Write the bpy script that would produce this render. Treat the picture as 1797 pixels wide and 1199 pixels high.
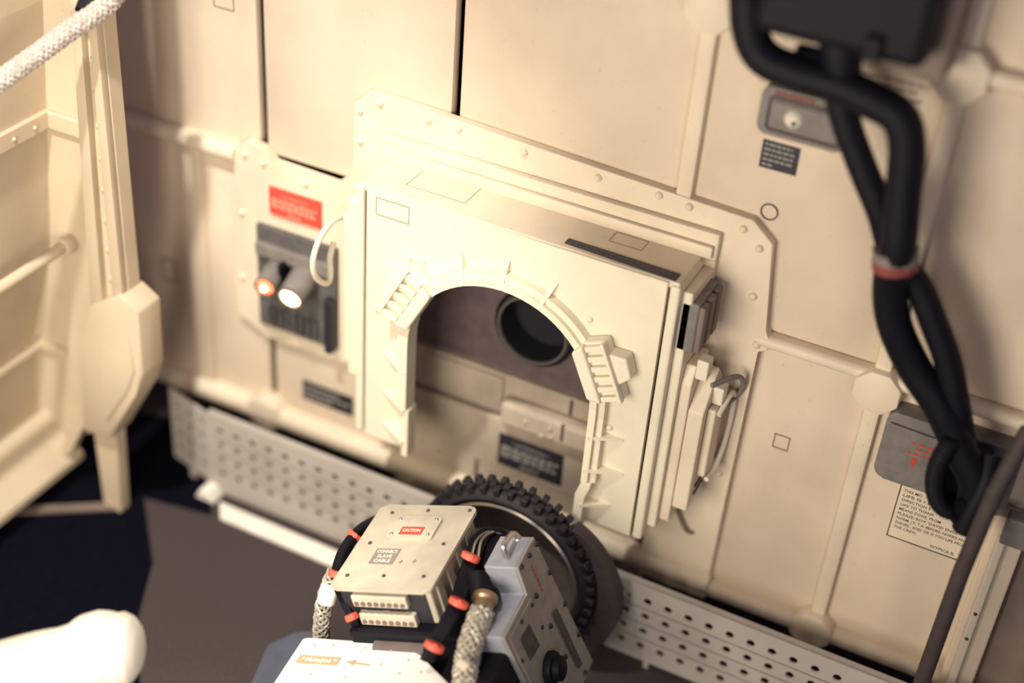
import bpy, bmesh, math, random
from mathutils import Vector, Matrix
random.seed(7)
for o in list(bpy.data.objects): bpy.data.objects.remove(o)
scene = bpy.context.scene
COL = scene.collection

# ------------------------------------------------------------------ camera
PX_W, PX_H, FOCAL = 1797.0, 1199.0, 2500.0
PCX, PCY = 898.5, 599.5
_v = Vector((610 - PCX, 4150 - PCY, FOCAL)); DOWN = _v.normalized()
_t = -(FOCAL * FOCAL) / (_v.x + .345 * _v.y)
RIGHT = (-Vector((_t, .345 * _t, FOCAL))).normalized()
INTO = RIGHT.cross(DOWN)
# rows = camera x (right), y (down), z (forward) in world X, Y(into wall), Z(up)
CAMROW = [Vector((RIGHT[i], INTO[i], -DOWN[i])) for i in range(3)]
CAM = Vector((0, 0, .62)) - CAMROW[2] * 3.08

def ray(px, py):
    return CAMROW[0] * ((px - PCX) / FOCAL) + CAMROW[1] * ((py - PCY) / FOCAL) + CAMROW[2]
def at_k(px, py, k): return CAM + ray(px, py) * k
def on_y(px, py, y):
    d = ray(px, py); return CAM + d * ((y - CAM.y) / d.y)
def on_x(px, py, x):
    d = ray(px, py); return CAM + d * ((x - CAM.x) / d.x)
def on_z(px, py, z):
    d = ray(px, py); return CAM + d * ((z - CAM.z) / d.z)

cd = bpy.data.cameras.new('camera'); cam = bpy.data.objects.new('camera', cd); COL.objects.link(cam)
m = Matrix.Identity(4)
for i in range(3):
    m[i][0] = CAMROW[0][i]; m[i][1] = -CAMROW[1][i]; m[i][2] = -CAMROW[2][i]; m[i][3] = CAM[i]
cam.matrix_world = m
cd.sensor_width = 36; cd.lens = 36 * FOCAL / PX_W
cd.clip_start = .05
cd.dof.use_dof = True; cd.dof.focus_distance = 2.78; cd.dof.aperture_fstop = .62
scene.camera = cam

# ------------------------------------------------------------------ world, lights, exposure
w = bpy.data.worlds.new('world'); scene.world = w; w.use_nodes = True
w.node_tree.nodes['Background'].inputs[0].default_value = (.27, .27, .78, 1)
w.node_tree.nodes['Background'].inputs[1].default_value = .13
def look(o, target):
    o.rotation_euler = (Vector(target) - o.location).to_track_quat('-Z', 'Y').to_euler()
def lamp(name, kind, loc, target, energy, color, **kw):
    l = bpy.data.lights.new(name, kind); l.energy = energy; l.color = color
    for k, v in kw.items(): setattr(l, k, v)
    o = bpy.data.objects.new(name, l); COL.objects.link(o); o.location = loc; look(o, target)
    return o
lamp('key_spot', 'SPOT', (-.37, -1.40, 3.30), (-.52, -.32, .50), 400, (1, .93, .84), spot_size=math.radians(37), spot_blend=.75, shadow_soft_size=.05)
lamp('front_fill', 'AREA', (-.05, -2.3, 1.20), (.08, 0, .75), 46, (1, .89, .73), size=1.1)
lamp('side_fill', 'AREA', (1.7, -2.5, 1.5), (.5, 0, .7), 11, (1, .87, .76), size=1.0)
vs = scene.view_settings
vs.view_transform = 'Standard'; vs.look = 'None'; vs.exposure = 0.2; vs.gamma = 1.0; vs.use_curve_mapping = False

# ------------------------------------------------------------------ materials
def mat(name, col, rough=.55, metal=0.0, var=.06, scale=14.0, bump=0.0, bscale=120.0, emit=0.0, spec=.4, wear=0.0):
    M = bpy.data.materials.new(name); M.use_nodes = True
    nt = M.node_tree; b = nt.nodes['Principled BSDF']
    b.inputs['Roughness'].default_value = rough; b.inputs['Metallic'].default_value = metal
    b.inputs['Specular IOR Level'].default_value = spec
    tc = nt.nodes.new('ShaderNodeTexCoord')
    if var > 0:
        n = nt.nodes.new('ShaderNodeTexNoise'); n.inputs['Scale'].default_value = scale; n.inputs['Detail'].default_value = 6
        nt.links.new(tc.outputs['Object'], n.inputs['Vector'])
        r = nt.nodes.new('ShaderNodeValToRGB')
        r.color_ramp.elements[0].position = .3; r.color_ramp.elements[1].position = .7
        r.color_ramp.elements[0].color = [max(0, c * (1 - 2 * var)) for c in col] + [1]
        r.color_ramp.elements[1].color = [min(1, c * (1 + var)) for c in col] + [1]
        nt.links.new(n.outputs['Fac'], r.inputs['Fac']); last = r.outputs['Color']
        if wear > 0:      # vertical rain-like streaks and small chips in the paint
            for sc, lo, hi, st in (((9, 9, 1.4), .48, .85, wear * .75), ((6, 6, 6), .55, .85, wear), ((95, 95, 95), .66, .72, wear * 1.4)):
                mp_ = nt.nodes.new('ShaderNodeMapping'); mp_.inputs['Scale'].default_value = sc
                nn_ = nt.nodes.new('ShaderNodeTexNoise'); nn_.inputs['Scale'].default_value = 1; nn_.inputs['Detail'].default_value = 5
                rr_ = nt.nodes.new('ShaderNodeValToRGB'); rr_.color_ramp.elements[0].position = lo; rr_.color_ramp.elements[1].position = hi
                rr_.color_ramp.elements[0].color = (0, 0, 0, 1); rr_.color_ramp.elements[1].color = (st, st, st, 1)
                mx = nt.nodes.new('ShaderNodeMixRGB'); mx.inputs['Color2'].default_value = (.13, .09, .075, 1)
                nt.links.new(tc.outputs['Object'], mp_.inputs['Vector']); nt.links.new(mp_.outputs['Vector'], nn_.inputs['Vector'])
                nt.links.new(nn_.outputs['Fac'], rr_.inputs['Fac']); nt.links.new(rr_.outputs['Color'], mx.inputs['Fac'])
                nt.links.new(last, mx.inputs['Color1']); last = mx.outputs['Color']
        nt.links.new(last, b.inputs['Base Color'])
    else:
        b.inputs['Base Color'].default_value = (*col, 1)
    if bump > 0:
        n2 = nt.nodes.new('ShaderNodeTexNoise'); n2.inputs['Scale'].default_value = bscale; n2.inputs['Detail'].default_value = 4
        nt.links.new(tc.outputs['Object'], n2.inputs['Vector'])
        bp = nt.nodes.new('ShaderNodeBump'); bp.inputs['Strength'].default_value = bump; bp.inputs['Distance'].default_value = .004
        nt.links.new(n2.outputs['Fac'], bp.inputs['Height']); nt.links.new(bp.outputs['Normal'], b.inputs['Normal'])
    if emit > 0:
        b.inputs['Emission Color'].default_value = (*col, 1); b.inputs['Emission Strength'].default_value = emit
    return M
M = dict(
    wall=mat('wall_cream_paint', (.69, .57, .43), .6, var=.06, scale=4, bump=.05, wear=.16),
    plate=mat('plate_cream_paint', (.75, .64, .48), .5, var=.05, scale=7, bump=.04, wear=.11),
    front=mat('hatch_cream_paint', (.76, .69, .52), .5, var=.03, scale=9, bump=.03, wear=.05),
    cream=mat('bright_cream_paint', (.76, .69, .54), .5, var=.04, scale=16),
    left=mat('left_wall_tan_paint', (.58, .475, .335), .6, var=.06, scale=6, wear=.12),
    dark=mat('dark_void', (.012, .011, .018), .8, var=0),
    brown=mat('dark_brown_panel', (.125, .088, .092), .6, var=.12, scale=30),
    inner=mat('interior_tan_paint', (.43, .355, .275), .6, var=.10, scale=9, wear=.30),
    rubber=mat('black_rubber', (.0045, .004, .008), .6, var=.1, scale=60, spec=.2),
    black=mat('black_label', (.022, .020, .028), .5, var=.08, scale=60),
    print=mat('grey_print', (.30, .28, .25), .6, var=0),
    palemark=mat('worn_print', (.34, .27, .21), .7, var=0),
    faint=mat('faint_print', (.10, .10, .10), .6, var=0),
    ink=mat('dark_ink', (.07, .05, .05), .7, var=0),
    line=mat('pencil_line', (.30, .22, .15), .8, var=0),
    red=mat('red_label', (.62, .075, .05), .5, var=.05, scale=50),
    redprint=mat('pale_red_print', (.80, .32, .22), .6, var=0),
    redink=mat('red_ink', (.62, .05, .04), .6, var=0),
    tie=mat('red_cable_tie', (.80, .13, .08), .4, var=.05, scale=80),
    whiteprint=mat('white_print', (.85, .78, .66), .6, var=0),
    darkgrey=mat('dark_grey_paint', (.105, .098, .092), .6, var=.15, scale=40, bump=.1),
    grey=mat('grey_metal_paint', (.20, .18, .16), .55, var=.10, scale=40, bump=.05),
    bluegrey=mat('blue_grey_paint', (.33, .34, .38), .5, var=.06, scale=40),
    cable=mat('brown_cable', (.055, .040, .040), .7, var=.1, scale=40),
    navy=mat('navy_paint', (.085, .095, .13), .5, var=.1, scale=20),
    gearface=mat('gear_cover_paint', (.36, .33, .27), .45, var=.08, scale=40),
    perf=mat('perforated_grey_metal', (.45, .41, .36), .5, var=.05, scale=10),
    floor=mat('brown_floor_carpet', (.066, .052, .050), .95, var=.10, scale=160, bump=.2, bscale=300, spec=.1),
    floorshadow=mat('floor_shadow_black', (.0035, .0035, .008), .95, var=.1, scale=50, spec=.05),  # black for the painted-in floor shadow
    rim=mat('dark_wheel_metal', (.15, .122, .115), .42, metal=.15, var=.1, scale=30),
    rimlip=mat('polished_rim_lip', (.42, .37, .32), .3, metal=.8, var=.05),
    tyre=mat('tyre_rubber', (.026, .022, .024), .65, var=.15, scale=60),
    brass=mat('brass_collar', (.36, .27, .17), .35, metal=.8, var=.08, scale=50),
    steel=mat('bright_steel', (.55, .50, .44), .3, metal=.85, var=.05),
    deck=mat('rover_cream_paint', (.54, .48, .37), .5, var=.06, scale=25, wear=.10),
    hood=mat('white_gloss_paint', (.94, .91, .85), .4, var=.02),
    darklabel=mat('dark_grey_label', (.085, .08, .08), .6, var=.25, scale=90),
    tanlabel=mat('tan_label', (.52, .40, .25), .6, var=.04, scale=60),
    greylabel=mat('grey_brown_label', (.28, .24, .20), .6, var=.06, scale=60),
    braid=mat('braided_sleeve', (.46, .42, .34), .4, metal=.2, var=.15, scale=120),
    rope=mat('white_braid', (.46, .41, .36), .4, var=.10, scale=120),
    arm=mat('white_padded_cloth', (.90, .84, .72), .7, var=.03, scale=20),
    strip=mat('pale_kick_strip', (.85, .80, .70), .5, var=.04, scale=20),
    bulbr=mat('red_amber_glow', (1, .13, .05), .3, var=0, emit=4.0),
    bulby=mat('warm_white_glow', (1, .70, .38), .3, var=0, emit=14.0),
    lens=mat('clear_lens', (.75, .68, .55), .15, var=0),
    darkred=mat('faded_red_print', (.22, .045, .04), .6, var=.1, scale=40),
    shade=mat('brown_side_panel', (.20, .15, .12), .7, var=.10, scale=12),
)

# ------------------------------------------------------------------ geometry helpers
class Mesh:
    def __init__(s, frame=None):
        s.bm = bmesh.new(); s.frame = frame
    def _bev(s, verts, bev, seg=2):
        if bev > 0:
            vs_ = set(verts)
            es = [e for e in s.bm.edges if e.verts[0] in vs_ and e.verts[1] in vs_]
            bmesh.ops.bevel(s.bm, geom=es, offset=bev, segments=seg, affect='EDGES', profile=.5, clamp_overlap=True)
        return s
    def box(s, x0, x1, y0, y1, z0, z1, bev=0.0):
        r = bmesh.ops.create_cube(s.bm, size=1)
        for v in r['verts']:
            v.co = Vector(((x0 + x1) / 2 + v.co.x * (x1 - x0), (y0 + y1) / 2 + v.co.y * (y1 - y0), (z0 + z1) / 2 + v.co.z * (z1 - z0)))
        return s._bev(r['verts'], bev)
    def prism(s, pts, a0, a1, bev=0.0, axis='y'):
        """polygon pts extruded between a0 and a1 along axis; pts hold the other two coordinates"""
        def mk(p, a):
            if axis == 'y': return Vector((p[0], a, p[1]))
            if axis == 'x': return Vector((a, p[0], p[1]))
            return Vector((p[0], p[1], a))
        A = [s.bm.verts.new(mk(p, a0)) for p in pts]; Bv = [s.bm.verts.new(mk(p, a1)) for p in pts]
        n = len(pts)
        s.bm.faces.new(A); s.bm.faces.new(Bv[::-1])
        for i in range(n): s.bm.faces.new((A[i], A[(i + 1) % n], Bv[(i + 1) % n], Bv[i]))
        return s._bev(A + Bv, bev)
    def hull(s, A, Bp, bev=0.0):
        """two matching loops of 3D points joined into a solid"""
        a = [s.bm.verts.new(Vector(p)) for p in A]; b = [s.bm.verts.new(Vector(p)) for p in Bp]; n = len(a)
        s.bm.faces.new(a); s.bm.faces.new(b[::-1])
        for i in range(n): s.bm.faces.new((a[i], a[(i + 1) % n], b[(i + 1) % n], b[i]))
        return s._bev(a + b, bev)
    def cyl(s, p0, p1, r0, r1=None, n=20, bev=0.0):
        if r1 is None: r1 = r0
        p0 = Vector(p0); p1 = Vector(p1); d = (p1 - p0).normalized()
        u = d.orthogonal().normalized(); v = d.cross(u)
        A = [p0 + (u * math.cos(t) + v * math.sin(t)) * r0 for t in [2 * math.pi * i / n for i in range(n)]]
        Bv = [p1 + (u * math.cos(t) + v * math.sin(t)) * r1 for t in [2 * math.pi * i / n for i in range(n)]]
        a = [s.bm.verts.new(p) for p in A]; b = [s.bm.verts.new(p) for p in Bv]
        fa = s.bm.faces.new(a); fb = s.bm.faces.new(b[::-1])
        for i in range(n): s.bm.faces.new((a[i], a[(i + 1) % n], b[(i + 1) % n], b[i]))
        if bev > 0:
            es = list(fa.edges) + list(fb.edges)
            bmesh.ops.bevel(s.bm, geom=es, offset=bev, segments=2, affect='EDGES', profile=.5, clamp_overlap=True)
        return s
    def tube(s, path, rad, n=12, wob=None):
        P = [Vector(p) for p in path]; k = len(P)
        T = [(P[min(i + 1, k - 1)] - P[max(i - 1, 0)]).normalized() for i in range(k)]
        u = T[0].orthogonal().normalized(); rings = []
        for i in range(k):
            u = (u - T[i] * u.dot(T[i])).normalized(); v = T[i].cross(u)
            r = rad[i] if isinstance(rad, (list, tuple)) else rad
            ring = []
            for j in range(n):
                a = 2 * math.pi * j / n
                rr = r * (wob(i, j) if wob else 1)
                ring.append(s.bm.verts.new(P[i] + (u * math.cos(a) + v * math.sin(a)) * rr))
            rings.append(ring)
        for i in range(k - 1):
            for j in range(n):
                s.bm.faces.new((rings[i][j], rings[i][(j + 1) % n], rings[i + 1][(j + 1) % n], rings[i + 1][j]))
        s.bm.faces.new(rings[0][::-1]); s.bm.faces.new(rings[-1])
        return s
    def lathe(s, prof, c, axis, n=64):
        """prof = (radius, along-axis) open profile revolved about axis through c"""
        c = Vector(c); d = Vector(axis).normalized(); u = d.orthogonal().normalized(); v = d.cross(u)
        rings = []
        for i in range(n):
            a = 2 * math.pi * i / n; e = u * math.cos(a) + v * math.sin(a)
            rings.append([s.bm.verts.new(c + e * r + d * h) for r, h in prof])
        for i in range(n):
            A = rings[i]; Bv = rings[(i + 1) % n]
            for j in range(len(prof) - 1): s.bm.faces.new((A[j], A[j + 1], Bv[j + 1], Bv[j]))
        return s
    def dome(s, c, axis, r, h=None, n=10):
        h = h or r
        pr = [(r, 0), (r * .86, h * .5), (r * .5, h * .87), (r * .02, h)]
        return s.lathe(pr, c, axis, n)
    def build(s, name, material, parent=None, smooth=False, label=None):
        if s.frame is not None:
            for v in s.bm.verts: v.co = s.frame @ v.co
        bmesh.ops.recalc_face_normals(s.bm, faces=s.bm.faces[:])
        me = bpy.data.meshes.new(name); s.bm.to_mesh(me); s.bm.free()
        return link(name, me, material, parent, smooth, label)

def link(name, me, material, parent=None, smooth=False, label=None):
    if material is not None and not me.materials: me.materials.append(material)
    if smooth:
        me.polygons.foreach_set('use_smooth', [True] * len(me.polygons))
        try: me.set_sharp_from_angle(angle=math.radians(38))
        except Exception: pass
    o = bpy.data.objects.new(name, me); COL.objects.link(o)
    if parent is not None:
        o.parent = parent
        o.matrix_parent_inverse = world_of(parent).inverted()
    if label: o['label'] = label
    return o
def world_of(o):
    if o.parent is None: return o.matrix_basis.copy()
    return world_of(o.parent) @ o.matrix_parent_inverse @ o.matrix_basis
def tag(o, label, cat=None, group=None, kind=None):
    o['label'] = label
    if cat: o['category'] = cat
    if group: o['group'] = group
    if kind: o['kind'] = kind
    return o
def thing(name, loc, label, cat, group=None):
    o = bpy.data.objects.new(name, None); COL.objects.link(o); o.location = loc; o.empty_display_size = .05
    o.matrix_basis = Matrix.Translation(Vector(loc))
    return tag(o, label, cat, group)

_bolts = {}
def bolt(p, axis, parent, material, r=.0085, name='bolt'):
    key = (round(r, 4), material.name, name)
    if key not in _bolts:
        b = Mesh().dome((0, 0, 0), (0, 0, 1), r, r * .95, 10)
        bmesh.ops.recalc_face_normals(b.bm, faces=b.bm.faces[:])
        me = bpy.data.meshes.new(name); b.bm.to_mesh(me); b.bm.free(); me.materials.append(material)
        me.polygons.foreach_set('use_smooth', [True] * len(me.polygons))
        _bolts[key] = me
    o = bpy.data.objects.new(name, _bolts[key]); COL.objects.link(o)
    o.matrix_basis = Matrix.Translation(Vector(p)) @ Vector(axis).to_track_quat('Z', 'Y').to_matrix().to_4x4()
    o.parent = parent; o.matrix_parent_inverse = world_of(parent).inverted()
    return o
def text(s, height, material, parent, origin, u, v, width=None, align='CENTER', shear=0.0):
    c = bpy.data.curves.new('lettering', 'FONT'); c.body = s; c.align_x = align; c.align_y = 'CENTER'
    c.size = 1; c.resolution_u = 2; c.shear = shear; c.extrude = .01; c.offset = .012
    t = bpy.data.objects.new('lettering_tmp', c); COL.objects.link(t)
    bpy.context.view_layer.update()
    me = bpy.data.meshes.new_from_object(t); bpy.data.objects.remove(t); bpy.data.curves.remove(c)
    me.name = 'lettering'; me.materials.clear()
    xs = [p.co.x for p in me.vertices]; wd = max(xs) - min(xs)
    sy = height / .72; sx = sy if width is None else width / wd
    u = Vector(u).normalized(); v = Vector(v).normalized(); n = u.cross(v); o = Vector(origin)
    for p in me.vertices: p.co = o + u * (p.co.x * sx) + v * (p.co.y * sy) + n * (p.co.z * .02)
    return link('lettering', me, material, parent)
def words(parent, material, origin, u, v, width, height, fill=1.0, start=0.0, gap=.55):
    """a row of illegibly small print: one short bar for every word"""
    u = Vector(u).normalized(); v = Vector(v).normalized(); n = u.cross(v)
    fr = Matrix((( u.x, v.x, n.x, origin[0]), (u.y, v.y, n.y, origin[1]), (u.z, v.z, n.z, origin[2]), (0, 0, 0, 1)))
    b = Mesh(fr); x = start
    while x < width * fill:
        l = min(random.uniform(1.2, 3.2) * height, width * fill - x)
        if l > height * .5: b.box(x, x + l, -height / 2, height / 2, 0, .0006)
        x += l + height * gap
    return b.build('lettering', material, parent)
def outline(pts, parent, material, r=.0014, name='panel_line'):
    P = [Vector(p) for p in pts]; b = Mesh()
    for i in range(len(P)): b.cyl(P[i], P[(i + 1) % len(P)], r, n=4)
    return b.build(name, material, parent)
def circle(c, r, a0=0, a1=360, n=24):
    return [(c[0] + r * math.cos(math.radians(a0 + (a1 - a0) * i / n)), c[1] + r * math.sin(math.radians(a0 + (a1 - a0) * i / n))) for i in range(n + 1)]
def spline(pts, n=8):
    P = [Vector(p) for p in pts]; out = []
    for i in range(len(P) - 1):
        a = P[max(i - 1, 0)]; b = P[i]; c = P[i + 1]; d = P[min(i + 2, len(P) - 1)]
        for j in range(n):
            t = j / n
            out.append(.5 * ((2 * b) + (c - a) * t + (2 * a - 5 * b + 4 * c - d) * t * t + (3 * b - a - 3 * c + d) * t ** 3))
    out.append(P[-1]); return out
def cell(b, x0, x1, z0, z1, cx, cz, r, y0, y1, n=12):
    """rectangle with a round hole, solid between y0 and y1"""
    m_ = n // 4; per = []
    cor = [(x0, z0), (x1, z0), (x1, z1), (x0, z1)]
    for i in range(4):
        a = cor[i]; c = cor[(i + 1) % 4]
        for j in range(m_): per.append((a[0] + (c[0] - a[0]) * j / m_, a[1] + (c[1] - a[1]) * j / m_))
    hole = [(cx + r * math.cos(math.radians(-135 + 360 * i / n)), cz + r * math.sin(math.radians(-135 + 360 * i / n))) for i in range(n)]
    V = [[b.bm.verts.new((p[0], y, p[1])) for p in L] for y in (y0, y1) for L in (per, hole)]
    for i in range(n):
        j = (i + 1) % n
        b.bm.faces.new((V[0][i], V[0][j], V[1][j], V[1][i])); b.bm.faces.new((V[2][i], V[3][i], V[3][j], V[2][j]))
        b.bm.faces.new((V[1][i], V[1][j], V[3][j], V[3][i])); b.bm.faces.new((V[0][i], V[2][i], V[2][j], V[0][j]))
def braid(path, R, strands, pitch, r, name, material, parent, n=5):
    """two crossing sets of helical strands woven over and under each other"""
    P = [Vector(p) for p in path]; k = len(P)
    T = [(P[min(i + 1, k - 1)] - P[max(i - 1, 0)]).normalized() for i in range(k)]
    Lc = [0.0]
    for i in range(1, k): Lc.append(Lc[-1] + (P[i] - P[i - 1]).length)
    u = T[0].orthogonal().normalized(); fr = []
    for i in range(k):
        u = (u - T[i] * u.dot(T[i])).normalized(); fr.append((u.copy(), T[i].cross(u)))
    b = Mesh()
    for sgn in (1, -1):
        for q in range(strands):
            pts = []
            for i in range(k):
                a = 2 * math.pi * (q / strands + sgn * Lc[i] / pitch)
                w_ = .10 * math.cos(strands * 2 * math.pi * Lc[i] / pitch + math.pi * q) * sgn
                pts.append(P[i] + (fr[i][0] * math.cos(a) + fr[i][1] * math.sin(a)) * R * (.94 + w_))
            b.tube(pts, r, n)
    return b.build(name, material, parent, True)
EX, EY, EZ = Vector((1, 0, 0)), Vector((0, 1, 0)), Vector((0, 0, 1))

# ------------------------------------------------------------------ floor and back wall
fl = Mesh().box(-1.7, 1.9, -3.2, .12, -.04, 0).build('floor', M['floor'])
tag(fl, 'dark brown floor in front of the cream wall', kind='structure')
wb = Mesh().box(-1.5, 1.7, .10, .14, 0, 2.1).build('wall_back', M['dark'])
tag(wb, 'cream panelled back wall with dark seams, rails and octagonal joint covers', kind='structure')
G = .007
def panel(x0, x1, z0, z1, y0=0.0, bev=.010, m_='wall', name='wall_panel'):
    return Mesh().box(x0 + G, x1 - G, y0, y0 + .03, z0 + G, z1 - G, bev).build(name, M[m_], wb, True)
XC = [-1.40, -.632, -.165, .325, .772, 1.60]
for i in range(3): panel(XC[i], XC[i + 1], .885, 2.05)
for i in (3, 4):
    panel(XC[i], XC[i + 1], .842, 1.462); panel(XC[i], XC[i + 1], 1.462, 2.05)
    panel(XC[i], XC[i + 1], .165, .828)
panel(XC[0], XC[1], .165, .872); panel(XC[1], -.285, .165, .872)
def rail(x0, x1, z, r, y=-.012):
    b = Mesh(); pr = [(y - r * math.cos(t), z + r * math.sin(t)) for t in [math.pi * (i / 12 - .5) for i in range(13)]] + [(0.012, z + r), (.012, z - r)]
    return b.prism(pr, x0, x1, axis='x').build('rail', M['plate'], wb, True)
rail(-1.35, -.695, .876, .021)
rail(-1.35, .53, .172, .027); rail(.527, 1.60, .160, .019)
rail(.53, 1.60, .835, .014); rail(.772, 1.6, 1.462, .016)
def rib(x, z0, z1, wd=.032, y=-.018, bev=.006):
    return Mesh().box(x - wd / 2, x + wd / 2, y, .012, z0, z1, bev).build('rib', M['plate'], wb, True)
rib(.335, 1.08, 2.0); rib(.772, .15, 2.0)
Mesh().box(-.865, -.800, -.012, .01, .19, .855, .011).build('rib', M['wall'], wb, True)
Mesh().box(.58, .772, -.02, .01, 1.425, 1.485, .008).build('bracket_bar', M['plate'], wb, True)
def node(x, z, r=.049, n=8, y=-.036):
    return Mesh().prism([(x + r * math.cos(2 * math.pi * (i + .5) / n), z + r * math.sin(2 * math.pi * (i + .5) / n)) for i in range(n)], y, .01, .006).build('joint_cover', M['plate'], wb, True)
node(.771, 1.458, .052); node(.773, .811); node(.768, .165); node(-.640, .180, .050, 12); node(.336, 1.471, .052)
nb = on_y(716, 832, -.03); node(nb.x, nb.z, .030, 12, -.034)
# drawn panel marks on the wall
c = on_y(1350, 372, -.001); outline([(c.x + .016 * math.cos(t), -.001, c.z + .016 * math.sin(t)) for t in [2 * math.pi * i / 20 for i in range(20)]], wb, M['ink'], .0018, 'ring_mark')
def sq(x0, x1, z0, z1, y=-.001, r=.0016, par=None, mm='line'):
    return outline([(x0, y, z0), (x1, y, z0), (x1, y, z1), (x0, y, z1)], par or wb, M[mm], r, 'square_mark')
sq(.598, .629, .585, .618); sq(-.945, -.905, .455, .515, r=.0025); sq(-.745, -.695, 1.205, 1.26)
# labels on the wall
def plaque(x0, x1, z0, z1, y, m_, parent, label, name='label_plate', t=.002):
    return Mesh().box(x0, x1, y - t, y, z0, z1).build(name, M[m_], parent, label=label)
def notice(pl, x0, x1, z0, z1, y, inkm, rows, title=None, small=None):
    h = (z1 - z0); wd = x1 - x0
    if title: text(title, h * .10, M[inkm], pl, ((x0 + x1) / 2, y, z1 - h * .22), EX, EZ, width=wd * .56)
    for i in range(rows):
        words(pl, M[inkm], (x0 + wd * .05, y, z1 - h * (.40 + .13 * i)), EX, EZ, wd * .9, h * .085, fill=(.98, .9, .95, .8)[i % 4])
    if small: words(pl, M[inkm], (x0 + wd * .36, y, z0 + h * .13), EX, EZ, wd * .28, h * .07)
p = plaque(-.543, -.401, .248, .304, 0, 'black', wb, 'long black label with grey print'); 
for i in range(3): words(p, M['print'], (-.536, -.0021, .290 - .015 * i), EX, EZ, .125, .006, fill=(.8, 1, .6)[i])
p = plaque(.463, .533, 1.188, 1.243, 0, 'black', wb, 'small black label with five rows of grey print')
for i in range(5): words(p, M['print'], (.468, -.0021, 1.236 - .0100 * i), EX, EZ, .058, .0042, fill=(.9, 1, .95, 1, .4)[i])
p = plaque(.860, 1.020, .466, .610, 0, 'plate', wb, 'pale notice panel covered in small dark print')
outline([(.862, -.0025, .468), (1.018, -.0025, .468), (1.018, -.0025, .608), (.862, -.0025, .608)], p, M['ink'], .0014, 'border_line')
for i, s_ in enumerate(['THIS MO', 'LIFE IS I BE', 'DIRECTION S', 'LIKE TO THANK', 'MEANS DONE. FROM', 'PLEASE, ROY, DAVID ENGS', 'NORM. J.V. T.A. BEFORE, NORRIS AND', 'DANIEL, AND OR IS YOU LIFE FROM', 'THE CREW.']):
    text(s_, .0068, M['ink'], p, (.870, -.0021, .590 - .0118 * i), EX, EZ, width=min(.142, .0052 * len(s_)), align='LEFT')
text('WYPICA B.', .0068, M['ink'], p, (.972, -.0021, .478), EX, EZ, width=.05)
for i in range(4): words(wb, M['palemark'], (.60, -.001, 1.412 - .014 * i), EX, EZ, .125, .007, fill=(1, .9, 1, .8)[i])

# ------------------------------------------------------------------ access hatch on the wall
HY = -.17
h = thing('access_hatch', (.05, -.08, .36), 'boxy cream wall hatch with arched opening, riveted plate and clamps', 'hatch')
outl = [(-.285, .42), (-.627, .411), (-.712, .45), (-.705, .731), (-.696, .895), (-.66, .924), (-.615, .916), (-.594, .885), (-.433, .881), (-.387, .922),
        (-.388, 1.088), (-.35, 1.124), (.478, 1.087), (.522, 1.049), (.539, .862), (.552, .845), (.552, .818), (.532, .812), (.527, .129), (.365, .129), (.365, .97), (-.285, .97)]
plate = Mesh().prism(outl, -.022, .0, .0025).build('mounting_plate', M['plate'], h)
for q in [(668, 180), (633, 193), (633, 247), (752, 210), (805, 226), (920, 267), (1050, 312), (1157, 343), (1210, 363), (1305, 402), (1333, 436), (1322, 520), (1328, 605), (1262, 830), (430, 270), (463, 285), (537, 322), (425, 372), (427, 485)]:
    bolt(on_y(q[0], q[1], -.022), (0, -1, 0), plate, M['plate'], .0088)
# red warning plate
p = plaque(-.602, -.468, .763, .829, -.022, 'red', plate, 'red warning plate with pale print', t=.008)
notice(p, -.602, -.468, .763, .829, -.0302, 'redprint', 3, '* ATTENTION *', True)
Mesh().box(-.275, -.262, HY + .012, HY + .02, .374, .98).build('seam_strip', M['dark'], h)
Mesh().box(.376, .388, HY + .012, HY + .02, .37, .98).build('seam_strip', M['dark'], h)
# bezel frame around the housing
Mesh().box(-.305, .425, -.040, -.022, .988, 1.046, .004).build('bezel', M['plate'], h)
Mesh().box(-.300, .418, -.052, -.040, .996, 1.022, .003).build('bezel_strip', M['plate'], h)
Mesh().box(.400, .425, -.040, -.022, .37, .988, .003).build('bezel', M['plate'], h)
# housing shell
Mesh().box(-.288, .400, HY + .006, -.022, .984, .998, .002).build('top_panel', M['plate'], h)
Mesh().box(-.291, -.272, HY, -.022, .372, .996, .005).build('side_panel', M['front'], h)
Mesh().box(.3835, .404, HY, -.022, .366, .992, .005).build('side_panel', M['front'], h)
AC, AR = (.060, .675), .212
arch = circle(AC, AR + .004, 180, 0, 32)
fp = [(-.265, .372), (-.265, .9965), (.3785, .9965), (.3785, .368), (AC[0] + AR + .004, .368)] + arch[::-1] + [(AC[0] - AR - .004, .372)]
front = Mesh().prism(fp, HY, HY + .016).build('front_panel', M['front'], h)
for q in [(742, 457), (700, 605), (1035, 560), (1070, 750), (718, 452), (662, 540), (690, 470)]:
    bolt(on_y(q[0], q[1], HY), (0, -1, 0), front, M['front'], .0080)
sq(-.243, -.168, .944, .982, HY - .0005, .0009, front)
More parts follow.
